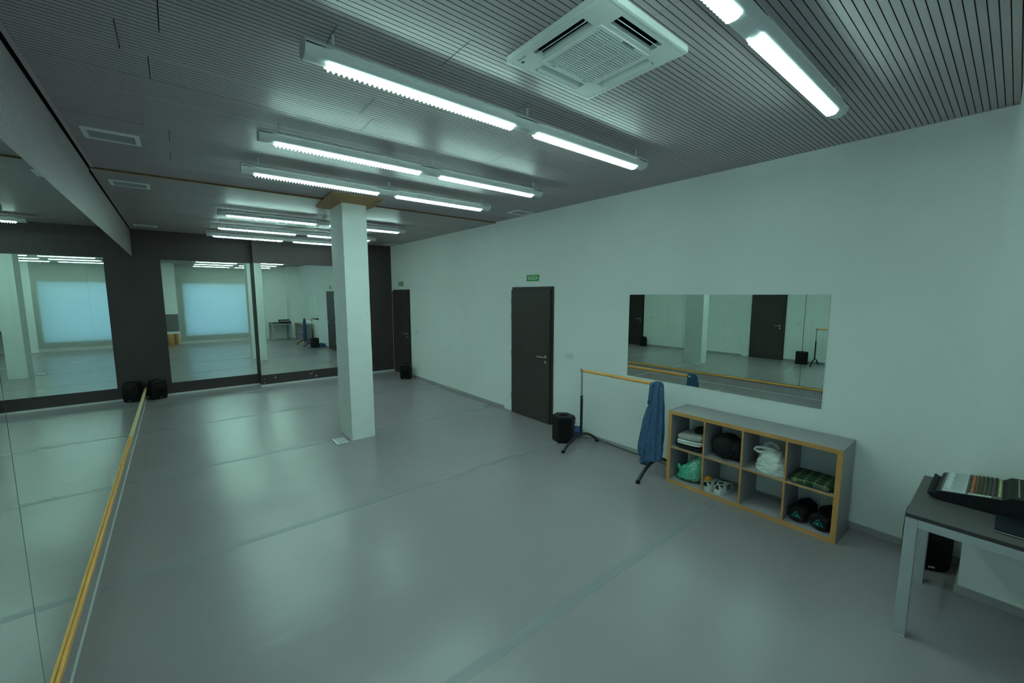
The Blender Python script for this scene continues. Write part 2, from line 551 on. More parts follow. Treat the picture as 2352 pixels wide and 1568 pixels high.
# ---- left wall: grooved boards above the mirror and under the ledge
wl = bpy.data.objects['wall_left']
ZL0, ZM0, ZM1 = 0.013, 0.218, 2.732
for k in range(-11, 25):
    y = 3.285 + PW * k
    if y > YB2 - .02: break
    wd = min(PW, YB2 - y) / PW
    top = HC - .004 if y < 5.8 else HC2 - .012
    F = frame((XL - .002, y, ZM1), (0, 0, 1), (0, 1, 0))
    panel('wall_panel', wl, F @ Matrix.Diagonal((top - ZM1, wd, 1, 1)))
    F = frame((XL - .002, y, ZL0), (0, 0, 1), (0, 1, 0))
    panel('wall_panel', wl, F @ Matrix.Diagonal((ZM0 - .04 - ZL0, wd, 1, 1)))
struct(MB().box(XL - .02, XL + .007, YF, YB2, 0, .012).obj('baseboard_left', SKIRTW))
# wooden ledge carrying the mirrors: lengths of timber
lg = thing('mirror_ledge', 'narrow yellow wooden ledge running along the foot of the long wall mirror', 'ledge', (XL, 0, ZM0))
for a, b_, mm in ((-.05, 2.45, LEDGEW), (2.453, 4.38, LEDGEW), (4.384, 7.02, LEDGEW), (7.023, YB2 - .003, LEDGEP)):
    o = MB().box(-.02, .017, a, b_, -.034, 0).obj('ledge_board', mm, lg, bevel=.003)
    if mm is LEDGEP: o['label'] = 'paler length of ledge timber near the dark wall'

gs_ = MB().box(XL - .008, XL - .0005, YF + .01, YB2 - .004, ZM0 - .002, ZM0 + .0065).obj('rebate', DARKV, lg)
gs_.location = (-XL, 0, -ZM0)

# mirrors
def mirror(name, label, x0, x1, y0, y1, z0, z1, face, mm=MIRROR):
    """box whose big face 'face' is silvered"""
    mb = MB().box(x0, x1, y0, y1, z0, z1, mi=1)
    order = {'-z': 0, '+z': 1, '-y': 2, '+y': 3, '-x': 4, '+x': 5}
    mb.m[order[face]] = 0
    o = mb.obj(name, [mm, MIRROREDGE])
    return tag(o, label, 'mirror', None)
ys = [YF + .01, 2.566, 5.018, 7.47, 9.92, YB2 - .004]
nm = ['first large mirror panel on the left wall, beside the camera', 'second large mirror panel along the left wall, past the black joint',
      'third large mirror panel along the left wall', 'fourth large mirror panel along the left wall', 'narrow last mirror panel of the left wall, touching the dark back wall']
for i in range(5):
    g = .0035 if i == 1 else .0012
    mirror('wall_mirror', nm[i], XL - .006, XL, ys[i] + (g if i else 0), ys[i + 1] - (.0035 if i == 0 else .0012), ZM0 + .006, ZM1 - .002, '+x', MIRSM)
mirror('wall_mirror', 'mirror showing the glowing blind, on the recessed left half of the dark wall', -.17, 1.342, YB2 - .006, YB2, .25, 2.692, '-y')
mirror('wall_mirror', 'mirror on the protruding half of the dark wall, partly behind the white column', 1.352, 3.15, YB - .006, YB, .25, 2.685, '-y')
mirror('wall_mirror', 'wide frameless mirror on the white wall above the cube shelf', XR - .005, XR, 1.027, 3.072, .994, 2.013, '-x')

# ---- column
cb = MB(); NZ = 60; ringsl = []
x0, x1, y0, y1 = 1.768, 2.091, 5.670, 6.212
for i in range(NZ + 1):
    z = HC * i / NZ
    ring = []
    per = [(x0, y0), (x0 + .012, y0), (x1 - .012, y0), (x1, y0), (x1, y0 + .012), (x1, y1 - .012), (x1, y1), (x1 - .012, y1), (x0 + .012, y1), (x0, y1), (x0, y1 - .012), (x0, y0 + .012)]
    for j, (a, b_) in enumerate(per):
        c = Vector(((x0 + x1) / 2, (y0 + y1) / 2, 0)); d = (c - Vector((a, b_, 0))).normalized()
        corner = j in (0, 3, 6, 9)
        nse = mnoise.noise(Vector((a * 9, b_ * 9, z * 7))) + .6 * mnoise.noise(Vector((a * 5, b_ * 5, z * 26)))
        amt = .0035 + max(0, nse) * .006 if corner else 0.0012 * nse
        ring.append(Vector((a, b_, z)) + d * amt)
    ringsl.append(ring)
cb.rings(ringsl)
colo = struct(cb.obj('column', PLASTER, None, 30))
# raw chipboard collar where the ceiling boards are cut round the column
def board(pts_top, th, name='collar_board'):
    m_ = MB(); n = len(pts_top)
    m_.add([Vector(p) for p in pts_top] + [Vector(p) + Vector((0, 0, th)) for p in pts_top],
           [tuple(reversed(range(n))), tuple(range(n, 2 * n))] + [(i, (i + 1) % n, n + (i + 1) % n, n + i) for i in range(n)])
    m_.obj(name, CHIP, colo)
board([(1.565, 5.37, 3.252), (2.20, 5.37, 3.250), (2.10, 5.672, 3.205), (1.765, 5.672, 3.205)], .012)
board([(1.565, 5.38, 3.252), (1.762, 5.672, 3.20), (1.762, 6.20, 3.195), (1.60, 6.26, 3.225)], .012)
board([(2.21, 5.39, 3.250), (2.27, 5.79, 3.235), (2.20, 6.06, 3.21), (2.096, 6.10, 3.20), (2.096, 5.672, 3.205)], .012)
board([(1.75, 6.215, 3.20), (2.10, 6.215, 3.20), (2.14, 6.30, 3.225), (1.62, 6.30, 3.225)], .012)

# ------------------------------------------------------------------ doors, signs, switches
def door(n, yn, yf):
    d = MB()
    d.box(XR - .016, XR + .01, yn, yn + .045, 0, 2.136)
    d.box(XR - .016, XR + .01, yn + .045, yf, 2.096, 2.136)
    d.box(XR - .016, XR + .01, yf - .012, yf, 0, 2.096)
    fr = struct(d.obj('door_%d' % n, DOORF))
    leaf = MB().box(XR - .040, XR - .002, yn + .052, yf - .004, .006, 2.094).obj('door_leaf', DOORM, fr, bevel=.002)
    h = MB()
    yc = yn + .135
    T = frame((XR - .040, yc, 1.053), (0, 1, 0), (0, 0, 1))   # local z -> +x ... face out is -z
    h.lathe([(.001, -.010), (.024, -.010), (.026, -.006), (.026, 0)], 18, T)
    h.tube([(XR - .042, yc, 1.053), (XR - .085, yc, 1.053), (XR - .098, yc + .012, 1.053), (XR - .098, yc + .135, 1.055)], .0095, 10)
    h.obj('door_handle', STEEL, leaf, 40)
    k = MB(); T = frame((XR - .040, yc, .972), (0, 1, 0), (0, 0, 1))
    k.lathe([(.001, -.009), (.023, -.009), (.025, -.005), (.025, 0)], 18, T)
    k.obj('keyhole_rose', STEEL, leaf, 40)
    for z in (.25, .98, 1.60, 1.86):
        hm = MB(); hm.tube([(XR - .036, yf + .004, z), (XR - .036, yf + .004, z + .10)], .007, 8); hm.obj('hinge', STEEL, fr, 40)
    return fr
door(1, 4.405, 5.378)
door(2, 9.318, 10.285)

def sign(y0, y1, z0, z1, label):
    s = thing('exit_sign', label, 'sign', (XR, (y0 + y1) / 2, (z0 + z1) / 2), 0, None)
    wd, hh = y1 - y0, z1 - z0
    MB().box(-.004, 0, -wd / 2, wd / 2, -hh / 2, hh / 2).obj('plate', SIGNW, s)
    MB().box(-.0048, -.0035, -wd / 2 + .005, wd / 2 - .005, -hh / 2 + .005, hh / 2 - .005).obj('green_field', SIGNG, s)
    text_mesh('lettering', 'SALIDA', .088, SIGNW, s, frame((-.0052, 0, 0), (0, -1, 0), (0, 0, 1)), .84, .0036)
sign(4.733, 5.030, 2.221, 2.327, 'green SALIDA sign above the door nearer the clothes rail')
sign(9.66, 9.952, 2.228, 2.333, 'small looking green SALIDA sign above the far door by the dark wall')

def switch(yc, zc, label):
    s = thing('light_switch', label, 'switch', (XR, yc, zc))
    MB().box(-.010, 0, -.08, .08, -.041, .041).obj('plate', WHITEP, s, bevel=.003)
    for q in (-.038, .038):
        MB().box(-.015, -.008, q - .028, q + .028, -.030, .030).obj('rocker', WHITEP, s, bevel=.002)
switch(4.085, 1.122, 'white double light switch between the near door and the clothes rail')
switch(8.975, 1.125, 'white double light switch right of the far door')
def socket(yc, zc, label, plug):
    s = thing('wall_socket', label, 'socket', (XR, yc, zc))
    MB().box(-.010, 0, -.041, .041, -.041, .041).obj('plate', WHITEP, s, bevel=.003)
    T = frame((-.010, 0, 0), (0, 1, 0), (0, 0, 1))
    m_ = MB(); m_.lathe([(.022, .001), (.024, -.003), (.021, -.003), (.020, -.0005)], 18, T); m_.obj('ring', WHITEP, s, 40)
    if plug:
        m_ = MB(); m_.lathe([(.018, .0), (.018, -.025), (.012, -.04), (.005, -.05)], 14, T); m_.obj('plug', WHITEP, s, 40)
    else:
        for q in (-.009, .009):
            m_ = MB(); m_.lathe([(.003, -.0035), (.003, -.0015)], 8, T @ Matrix.Translation((q, 0, 0))); m_.obj('hole', BLACK, s)
socket(3.86, .125, 'white wall socket with a plug, low on the wall behind the wedge speaker', True)
socket(1.009, .152, 'white wall socket seen through the back of the cube shelf', False)
socket(4.02, .125, 'spare white wall socket hidden behind the wedge speaker', False)

# ------------------------------------------------------------------ luminaires
def lum_meshes():
    D = {}
    return D
ROWS = [.813, 2.205, 3.535, 4.530, 7.10, 8.52, 9.72]
ZC = 3.158
X_A0, X_MID, X_B1 = .547, 1.943, 3.292
AP = .118     # closed length at each end of the aperture
def arc_out(sgn):
    return [(sgn * .031, -.041), (sgn * .044, -.031), (sgn * .052, -.014), (sgn * .055, .004), (sgn * .051, .005), (sgn * .047, -.010), (sgn * .040, -.024), (sgn * .031, -.034)]
LM = {}
def lum(label, y, left, blades):
    x0, x1 = (X_A0, X_MID - .001) if left else (X_MID + .001, X_B1)
    L = x1 - x0
    t = thing('tube_luminaire', label, 'ceiling light', (x0, y, ZC), 0, None)
    a0, a1 = (.098, L - .135) if left else (.066, L - .118)
    key = left
    if key not in LM:
        d = {}
        h = MB()
        for s in (-1, 1):
            p = arc_out(s)
            if s < 0: p = p[::-1]
            h.prism(p, 0, L, 'x')
        low = [(-.031, -.041), (-.016, -.046), (0, -.048), (.016, -.046), (.031, -.041), (.031, -.034), (0, -.040), (-.031, -.034)]
        h.prism(low, 0, a0, 'x'); h.prism(low, a1, L, 'x')
        d['housing'] = h.mesh('housing', LAMPB, 35)
        c = MB()
        c.prism([(-.056, .0105), (.056, .0105), (.0545, .018), (.046, .028), (.032, .036), (.015, .041), (0, .042), (-.015, .041), (-.032, .036), (-.046, .028), (-.0545, .018)], 0, L, 'x')
        c.m[1 - 1] = 0
        for i_ in range(len(c.f)):
            if all(abs(c.v[q_][2] - .0105) < 1e-6 for q_ in c.f[i_]): c.m[i_] = 1
        c.box(0, L, -.026, .026, -.020, .0105, mi=1)  # black underside and core: shade of the slot put into the colour
        d['top_cover'] = c.mesh('top_cover', [LAMPB, DARKV], 35)
        e = MB()
        ell = [(.0555 * math.cos(q), -.002 + .046 * math.sin(q)) for q in [2 * PI * k / 28 for k in range(28)]]
        e.prism(ell, -.004, .0, 'x') if left else e.prism(ell, L, L + .004, 'x')
        d['end_cap'] = e.mesh('end_cap', LAMPB, 35)
        q = MB(); q.box(a0, a1, -.0305, .0305, -.0468, -.0205)
        d['tube'] = q.mesh('lit_tube', TUBE_DOWN)
        q = MB()
        for s in (-1, 1):
            q.add([(a0, s * .0275, -.009), (a1, s * .0275, -.009), (a1, s * .0275, .0035), (a0, s * .0275, .0035)], [(0, 1, 2, 3) if s < 0 else (3, 2, 1, 0)])
        d['uplight'] = q.mesh('uplight_strip', TUBE_UP)
        bl_ = MB()
        out = [(-.0298, -.040), (-.0298, -.048), (-.0285, -.057), (-.024, -.063), (-.012, -.066), (.012, -.066), (.024, -.063), (.0285, -.057), (.0298, -.048), (.0298, -.040)]
        r1 = [Vector((-.0065, p[0], p[1])) for p in out]; r2_ = [Vector((.0065, p[0], p[1])) for p in out]
        mid = [Vector((0, p[0] * .9, p[1] - .0006)) for p in out]
        bl_.rings([[Vector((-.002, p[0], p[1])) for p in out], [Vector((.002, p[0], p[1])) for p in out]])
        d['blade'] = bl_.mesh('louvre_blade', LOUVRE, 30)
        nb = 45; d['xs'] = [a0 + (a1 - a0) * (k + .5) / nb for k in range(nb)]
        j = MB()
        for xx in d['xs']:
            k = len(j.v); j.v += [(v.co.x + xx, v.co.y, v.co.z) for v in d['blade'].vertices]
            for p in d['blade'].polygons: j.f.append(tuple(i + k for i in p.vertices)); j.m.append(0)
        d['louvre'] = j.mesh('louvre', LOUVRE, 30)
        w_ = MB()
        if left: xs_ = (.135, L - .006)
        else: xs_ = (L - .10,)
        sm = []
        for xx in xs_:
            m2 = MB(); m2.tube([(xx, 0, .104), (xx, 0, .064)], .008, 12); m2.tube([(xx, 0, .064), (xx, 0, .040)], .0022, 6)
            m2.tube([(xx, -.012, .052), (xx, 0, .060), (xx, .012, .052)], .0016, 6)
            sm.append(m2.mesh('hanger', LAMPB, 40))
        d['hangers'] = sm
        if not left:
            m2 = MB(); m2.tube([(L - .085, 0, .100), (L - .07, .006, .078), (L - .045, .008, .072), (L - .02, .004, .076), (L - .012, 0, .060), (L - .014, 0, .036)], .0026, 6)
            d['lead'] = m2.mesh('lead', GREYP, 40)
        LM[key] = d
    d = LM[key]
    def put(n, me, par=t, loc=(0, 0, 0)):
        o = bpy.data.objects.new(n, me); COL.objects.link(o); o.parent = par; o.location = loc
        return o
    hs = put('housing', d['housing']); put('top_cover', d['top_cover']); put('end_cap', d['end_cap'])
    tb = put('lit_tube', d['tube']); put('uplight_strip', d['uplight'])
    if blades:
        for xx in d['xs']: put('louvre_blade', d['blade'], t, (xx, 0, 0))
    else: put('louvre', d['louvre'])
    for me in d['hangers']: put('hanger', me)
    if 'lead' in d: put('lead', d['lead'])
    return t
desc = ['row nearest the camera', 'second row, beside the air conditioner', 'third row from the camera', 'fourth row, just before the smooth ceiling band',
        'first row beyond the white column', 'middle row beyond the white column', 'last row, next to the dark back wall']
for i, y in enumerate(ROWS):
    lum('lit hanging tube light, left half of the ' + desc[i], y, True, i < 3)
    lum('lit hanging tube light, right half of the ' + desc[i], y, False, i < 3)

# ------------------------------------------------------------------ air conditioners
def cassette(cx, cyy, label, zc):
    t = thing('ceiling_air_conditioner', label, 'air conditioner', (cx, cyy, zc))
    S = .3285
    # frame with four slots and a central intake: built as strips round the openings
    f = MB(); z0, z1 = -.028, -.0
    sl_a, sl_b, sl_h = .214, .284, .165     # slot: distance from centre inner/outer, half length
    gi = .192                                # half size of the intake
    for s in (-1, 1):
        f.box(-S, S, s * sl_b if s > 0 else -S, S if s > 0 else -sl_b, z0, z1)
        f.box(s * sl_b if s > 0 else -S, S if s > 0 else -sl_b, -sl_b, sl_b, z0, z1)
        # ring between slots and intake
        f.box(-sl_a, sl_a, gi if s > 0 else -sl_a, sl_a if s > 0 else -gi, z0, z1)
        f.box(gi if s > 0 else -sl_a, sl_a if s > 0 else -gi, -gi, gi, z0, z1)
        # slot ends
        for q in (-1, 1):
            a, b_ = sorted((q * sl_h, q * sl_b)); c, d = sorted((s * sl_a, s * sl_b))
            f.box(a, b_, c, d, z0, z1)
            f.box(c, d, *sorted((q * sl_h, q * sl_a)), z0, z1)
    # thin rounded outer rim
    f.obj('face_panel', WHITEP, t)
    rim = MB()
    def rr(h, r, n=6):
        pts = []
        for (sx, sy, a0) in ((1, 1, 0), (-1, 1, 90), (-1, -1, 180), (1, -1, 270)):
            for k in range(n + 1):
                a = math.radians(a0 + 90 * k / n); pts.append((sx * (h - r) + r * math.cos(a), sy * (h - r) + r * math.sin(a)))
        return pts
    ringsr = [[Vector((*p, zz)) for p in rr(hh, r)] for hh, r, zz in ((S + .004, .025, .0), (S + .004, .025, -.014), (S - .004, .022, -.029), (S - .014, .018, -.030), (S - .016, .018, -.026))]
    rim.rings(ringsr, True, False, False); rim.obj('rim', WHITEP, t, 40)
    MB().box(-S + .01, S - .01, -S + .01, S - .01, -.003, -.0005).obj('slot_shade_sheet', DARKV, t)  # thin black sheet in place of the shade deep inside the slots
    # vanes
    for ax, s in (('y', -1), ('y', 1), ('x', -1), ('x', 1)):
        v = MB()
        rot = Matrix.Rotation(0, 4, 'Z') if ax == 'y' and s > 0 else Matrix.Rotation(PI, 4, 'Z') if ax == 'y' else Matrix.Rotation(-PI / 2, 4, 'Z') if s > 0 else Matrix.Rotation(PI / 2, 4, 'Z')
        T = rot @ Matrix.Translation((0, .249, -.017)) @ Matrix.Rotation(math.radians(-44), 4, 'X')
        v.box(-sl_h + .004, sl_h - .004, -.027, .027, -.0015, .0015, T)
        v.obj('vane', WHITEP, t)
    # intake grille
    ig = MB(); g = .192
    for s in (-1, 1):
        a, b_ = sorted((s * .170, s * g))
        ig.box(-g, g, a, b_, -.034, -.010); ig.box(a, b_, -.170, .170, -.034, -.010)
    gr = ig.obj('intake_frame', WHITEP, t, bevel=.002)
    sl = MB().box(-.170, .170, -.0036, .0036, -.033, -.020)
    sme = sl.mesh('slat', WHITEP)
    for k in range(21):
        o = bpy.data.objects.new('slat', sme); COL.objects.link(o); o.parent = gr; o.location = (0, -.160 + .016 * k, 0)
    for xx in (-.057, .057):
        MB().box(xx - .003, xx + .003, -.170, .170, -.032, -.016).obj('rib', WHITEP, gr)
    MB().box(-.172, .172, -.172, .172, -.012, -.009).obj('filter', mat('dark_filter', (.07, .07, .07), .7), gr)
    return t, gr
ac, acg = cassette(1.777, 1.494, 'square white ceiling air conditioner between the first two rows of lights', HC - .001)
text_mesh('lettering', 'SAMSUNG', .020, PRINTK, ac, frame((.03, -.181, -.0343), (1, 0, 0), (0, -1, 0)), 1.0, .0003)
for k in range(5):
    MB().box(-.300 + .001, -.285, .215 + .013 * k, .219 + .013 * k, -.0286, -.0276).obj('status_mark', PRINTK, ac)
MB().box(-.272, -.258, .255, .275, -.0288, -.0276).obj('receiver', PRINTK, ac)
for xx in (-.14, .11):
    MB().box(xx, xx + .035, .177, .188, -.0352, -.033).obj('latch', GREYP, ac)
cassette(1.745, 7.86, 'square white ceiling air conditioner behind the first row of lights past the column', HC2 - .001)

def vent(cx, cyy, sx, sy, label, zc):
    t = thing('ceiling_vent', label, 'vent', (cx, cyy, zc))
    f = MB(); b_ = .032
    for s in (-1, 1):
        a, c = sorted((s * sy / 2, s * (sy / 2 - b_))); f.box(-sx / 2, sx / 2, a, c, -.010, 0)
        a, c = sorted((s * sx / 2, s * (sx / 2 - b_))); f.box(a, c, -sy / 2 + b_, sy / 2 - b_, -.010, 0)
    f.obj('frame', WHITEP, t)
    MB().box(-sx / 2 + b_, sx / 2 - b_, -sy / 2 + b_, sy / 2 - b_, -.002, -.0005).obj('mesh_backing', GREYPANEL, t)
    n = 12; me = MB().box(-sx / 2 + b_, sx / 2 - b_, -.002, .002, -.008, -.001).mesh('slat', GREYP)
    for k in range(n):
        o = bpy.data.objects.new('slat', me); COL.objects.link(o); o.parent = t; o.location = (0, (sy - 2 * b_) * ((k + .5) / n - .5), 0)
vent(-.292, 4.645, .335, .265, 'white framed ceiling vent over the long mirror, before the smooth band', HC)
vent(-.295, 6.395, .335, .265, 'white framed ceiling vent over the long mirror, just past the smooth band', HC2)
vent(-.315, 10.03, .320, .25, 'white framed ceiling vent in the far corner above the black speaker', HC2)
vent(4.193, 4.93, .33, .26, 'white ceiling vent close to the white wall above the near door', HC)
vent(4.25, 9.96, .30, .26, 'white ceiling vent close to the far door', HC2)

# ------------------------------------------------------------------ floor box beside the column
fb = thing('floor_box', 'flat grey floor box lid with a pale edge, on the floor by the column', 'floor box', (1.632, 5.735, 0))
MB().box(-.08, .08, -.13, .13, 0, .012).obj('lid', SKIRT, fb, bevel=.003)
MB().box(-.08, -.062, -.13, .13, .0115, .0135).obj('edge_strip', WHITEP, fb)

# ------------------------------------------------------------------ speakers
def pa_speaker(label, loc, rz, wd=.27, dp=.24, hh=.40, group=None):
    """rounded portable loudspeaker, front towards local -y"""
    t = thing('loudspeaker', label, 'speaker', loc, rz, group)
    body = MB(); rs = []
    for z, k in ((0.0, .80), (.012, .90), (.04, .97), (hh * .5, 1.0), (hh - .05, .96), (hh - .015, .86), (hh, .70)):
        ring = []
        for j in range(28):
            a = 2 * PI * j / 28
            c, s = math.cos(a), math.sin(a)
            x = wd / 2 * math.copysign(abs(c) ** .35, c) * k
            y = dp / 2 * math.copysign(abs(s) ** .35, s)
            if y > 0: x *= 1 - .35 * (y / (dp / 2))
            ring.append(Vector((x, y * (1 if k > .85 else .9), z)))
        rs.append(ring)
    body.rings(rs); body.obj('cabinet', BLACK, t, 45)
    g = MB(); pts = []
    for j in range(28):
        a = 2 * PI * j / 28; c, s = math.cos(a), math.sin(a)
        pts.append(((wd / 2 - .022) * math.copysign(abs(c) ** .4, c), hh / 2 + (hh / 2 - .03) * math.copysign(abs(s) ** .4, s)))
    g.prism([(p[1], p[0]) for p in pts], -dp / 2 - .006, -dp / 2 + .01, 'y'); g.obj('grille', BLACKG, t, 40)
    w_ = MB(); T = frame((0, -dp / 2 - .006, hh * .36), (1, 0, 0), (0, 0, 1))
    w_.lathe([(.098, 0), (.098, .003), (.090, .003), (.090, 0)], 26, T); w_.obj('woofer_ring', BLACK, t, 40)
    w_ = MB().box(-.06, .06, -dp / 2 - .009, -dp / 2 - .004, hh * .70, hh * .84).obj('horn', BLACK, t, bevel=.004)
    h = MB(); h.tube([(-.05, 0, hh - .004), (-.04, 0, hh + .012), (.04, 0, hh + .012), (.05, 0, hh - .004)], .009, 8); h.obj('handle', BLACK, t, 40)
    b_ = MB().box(-.018, .018, -dp / 2 - .0085, -dp / 2 - .005, .028, .040).obj('badge', GREYP, t)
    for sx in (-.07, .07):
        for sy in (-.06, .06):
            pass
    return t
pa_speaker('black loudspeaker on the floor in the dark corner at the end of the mirrored wall', (-.40, 10.47, 0), math.radians(28), .27, .24, .37)
pa_speaker('black loudspeaker on the floor in front of the far door', (4.205, 9.19, 0), math.radians(-42), .27, .25, .36)
pa_speaker('black loudspeaker on the floor under the table, against the white pier', (4.245, .285, 0), math.radians(-60), .26, .22, .405)

# wedge monitor by the door
ws = thing('stage_monitor', 'black hexagonal wedge monitor standing upright right of the near door', 'speaker', (4.04, 3.83, 0))
poly = [(3.950, 3.950), (3.897, 3.782), (4.035, 3.665), (4.150, 3.715), (4.185, 3.885), (4.08, 3.99)]
pl = [(a - 4.04, b_ - 3.83) for a, b_ in poly]
H = .36
def inset(p, k): return [(a * k, b_ * k) for a, b_ in p]
b0 = MB(); b0.rings([[Vector((*p, 0)) for p in inset(pl, .96)], [Vector((*p, .012)) for p in pl], [Vector((*p, H - .02)) for p in pl], [Vector((*p, H)) for p in inset(pl, .95)]], True, True, False)
# top ring with a handle opening
outer = inset(pl, .95)
hp = [(-.055, .035), (-.065, -.015), (-.005, -.055), (.045, -.045), (.06, .01), (.01, .05)]
k0 = len(b0.v)
b0.v += [(*p, H) for p in outer] + [(*p, H) for p in hp] + [(a * .9, b_ * .9, H - .06) for a, b_ in hp]
for i in range(6):
    j = (i + 1) % 6
    b0.f.append((k0 + i, k0 + j, k0 + 6 + j, k0 + 6 + i)); b0.m.append(0)
    b0.f.append((k0 + 6 + i, k0 + 6 + j, k0 + 12 + j, k0 + 12 + i)); b0.m.append(0)
b0.f.append(tuple(k0 + 12 + i for i in range(6))); b0.m.append(0)
b0.obj('cabinet', BLACK, ws)
hb = MB(); hb.tube([(-.060, .01, H - .008), (0, -.005, H - .002), (.055, -.02, H - .008)], .012, 10); hb.obj('carry_handle', BLACK, ws, 40)
# grille set into the two room-facing sides
for i in (0, 1):
    a, b_ = Vector(pl[i]), Vector(pl[i + 1])
    n = Vector(((b_ - a).y, -(b_ - a).x)).normalized()
    if n.dot((a + b_) / 2) < 0: n = -n
    g = MB(); p0, p1 = a.lerp(b_, .06), a.lerp(b_, .94)
    g.prism([tuple(p0), tuple(p1), tuple(p1 + n * .003), tuple(p0 + n * .003)], .02, H - .035)
    g.obj('grille', BLACKG, ws)
for z in (.285, .315, .25):
    T = frame((pl[3][0] + .012, pl[3][1] + .02, z), (0, 1, 0), (0, 0, 1))
    m_ = MB(); m_.lathe([(.011, -.010), (.011, .018), (.008, .022)], 12, T); m_.obj('rear_knob', BLACK, ws, 40)

# blue bag behind it
bb = blob(.20, .16, .15, .8, .045, 14, 3).obj('plastic_bag', BAGBLUE, None, 60)
bb.location = (4.285, 3.86, 0)
tag(bb, 'crumpled blue bag on the floor behind the black wedge monitor', 'bag')
# cable along the wall
cb_ = MB(); cpts = [(4.19, 3.80, .10), (4.23, 3.79, .03), (4.30, 3.74, .006), (4.36, 3.62, .02), (4.385, 3.45, .03), (4.39, 3.25, .018), (4.392, 2.96, .008), (4.39, 2.75, .012), (4.392, 2.50, .006), (4.395, 2.3, .005)]
cb_.tube(cpts, .0042, 8)
tag(cb_.obj('power_cable', CABLE, None, 40), 'thin black cable lying along the foot of the white wall', 'cable')

# ------------------------------------------------------------------ portable barre with clothes
BX, BZ, BY0, BY1 = 4.05, 1.030, 3.515, 2.405
st = thing('portable_barre', 'portable ballet barre with a wooden bar, chrome posts and curved black feet', 'barre', (BX, 2.96, 0))
def L(x, y, z): return (x - BX, y - 2.96, z)
m_ = MB(); m_.tube([L(BX, BY0 - .02, BZ), L(BX, BY1 + .02, BZ)], .0195, 16); m_.obj('bar', BARWOOD, st, 40)
for y in (BY0, BY1):
    sgn = 1 if y == BY0 else -1
    m_ = MB(); m_.tube([L(BX, y - .03 * sgn, BZ), L(BX, y + .012 * sgn, BZ)], .0225, 16); m_.obj('end_socket', CHROME, st, 40)
    m_ = MB(); m_.tube([L(BX, y - .004 * sgn, BZ), L(BX, y - .004 * sgn, .68)], .0135, 14); po = m_.obj('upper_post', CHROME, st, 40)
    h = MB()
    for k in range(9): h.tube([L(BX - .0138, y - .004 * sgn, .97 - .03 * k), L(BX - .0130, y - .004 * sgn, .97 - .03 * k)], .003, 8)
    h.obj('pin_hole', BLACK, po)
    m_ = MB(); m_.tube([L(BX, y - .004 * sgn, .70), L(BX, y - .004 * sgn, .16)], .0175, 14); m_.obj('lower_post', BLACKM, st, 40)
    m_ = MB(); m_.tube([L(BX - .01, y - .02, .675), L(BX - .012, y - .045, .66), L(BX - .012, y - .05, .645)], .004, 8); m_.obj('locking_pin', STEEL, st, 40)
    f = MB(); pts = []
    for k in range(21):
        q = -1 + 2 * k / 20
        pts.append(L(BX + .335 * q * (1 if q < 0 else .98), y - .004 * sgn, .022 + .150 * (1 - abs(q) ** 2.0)))
    f.tube(pts, .0185, 12)
    ft = f.obj('curved_foot', BLACKM, st, 40)
    for q in (-1, 1):
        e = MB(); T = Matrix.Translation(L(BX + .338 * q * (1 if q < 0 else .98), y - .004 * sgn, 0))
        e.lathe([(.024, 0), (.025, .012), (.021, .030)], 14, T); e.obj('rubber_cap', BLACK, ft, 40)

# denim garment draped over the bar end
gt = thing('denim_dungarees', 'blue denim dungarees draped over the end of the wooden barre', 'clothing', (BX, 2.42, 0))
def loft(spec, name, seed, amp=.26, n=72, matl=DENIM):
    """spec rows: z, y centre, half y, x centre, half x"""
    rs = []
    rows = []
    for a, b_ in zip(spec[:-1], spec[1:]):
        for k in range(6): rows.append([a[i] + (b_[i] - a[i]) * k / 6 for i in range(5)])
    rows.append(list(spec[-1]))
    N = len(rows)
    for i, (z, yc, hy, xc, hx) in enumerate(rows):
        ring = []
        f = i / (N - 1)
        for j in range(n):
            a = 2 * PI * j / n
            w_ = 1 + amp * (.5 + f) * (1.2 * (.45 - abs(math.sin(2.5 * a + seed + 1.2 * f))) + math.sin(9 * a + 2.1 * seed - f * 2) * .35) + .06 * mnoise.noise(Vector((math.cos(a) * 2, math.sin(a) * 2 + seed, z * 9)))
            c, s = math.cos(a), math.sin(a)
            zz = z + (.018 * math.sin(3 * a + seed) * f if i == N - 1 else 0)
            ring.append(Vector((xc - BX + hx * w_ * math.copysign(abs(c) ** .8, c), yc - 2.42 + hy * w_ * math.copysign(abs(s) ** .8, s), zz)))
        rs.append(ring)
    m_ = MB(); m_.rings(rs, True, True, True)
    return m_.obj(name, matl, gt, 60)
loft([(1.062, 2.410, .045, 4.045, .024), (1.03, 2.405, .058, 4.04, .036), (.95, 2.405, .066, 4.03, .042), (.80, 2.408, .082, 4.02, .055), (.62, 2.415, .098, 4.01, .062), (.40, 2.42, .105, 4.00, .066), (.27, 2.42, .105, 4.00, .068), (.20, 2.415, .102, 3.995, .07)], 'bib_and_front', 1.0)
loft([(.78, 2.455, .035, 3.975, .03), (.62, 2.485, .050, 3.965, .035), (.44, 2.505, .058, 3.96, .038), (.30, 2.52, .056, 3.96, .038), (.235, 2.52, .050, 3.96, .036)], 'left_leg', 2.3)
loft([(.45, 2.46, .050, 3.99, .03), (.30, 2.475, .062, 3.985, .036), (.20, 2.485, .066, 3.98, .04), (.125, 2.50, .060, 3.98, .042)], 'lower_leg', 4.1)
m_ = MB()
sp_ = [(1.052, 2.468, 4.03), (1.03, 2.470, 4.004), (.96, 2.474, 3.996), (.88, 2.478, 3.992), (.84, 2.480, 3.992)]
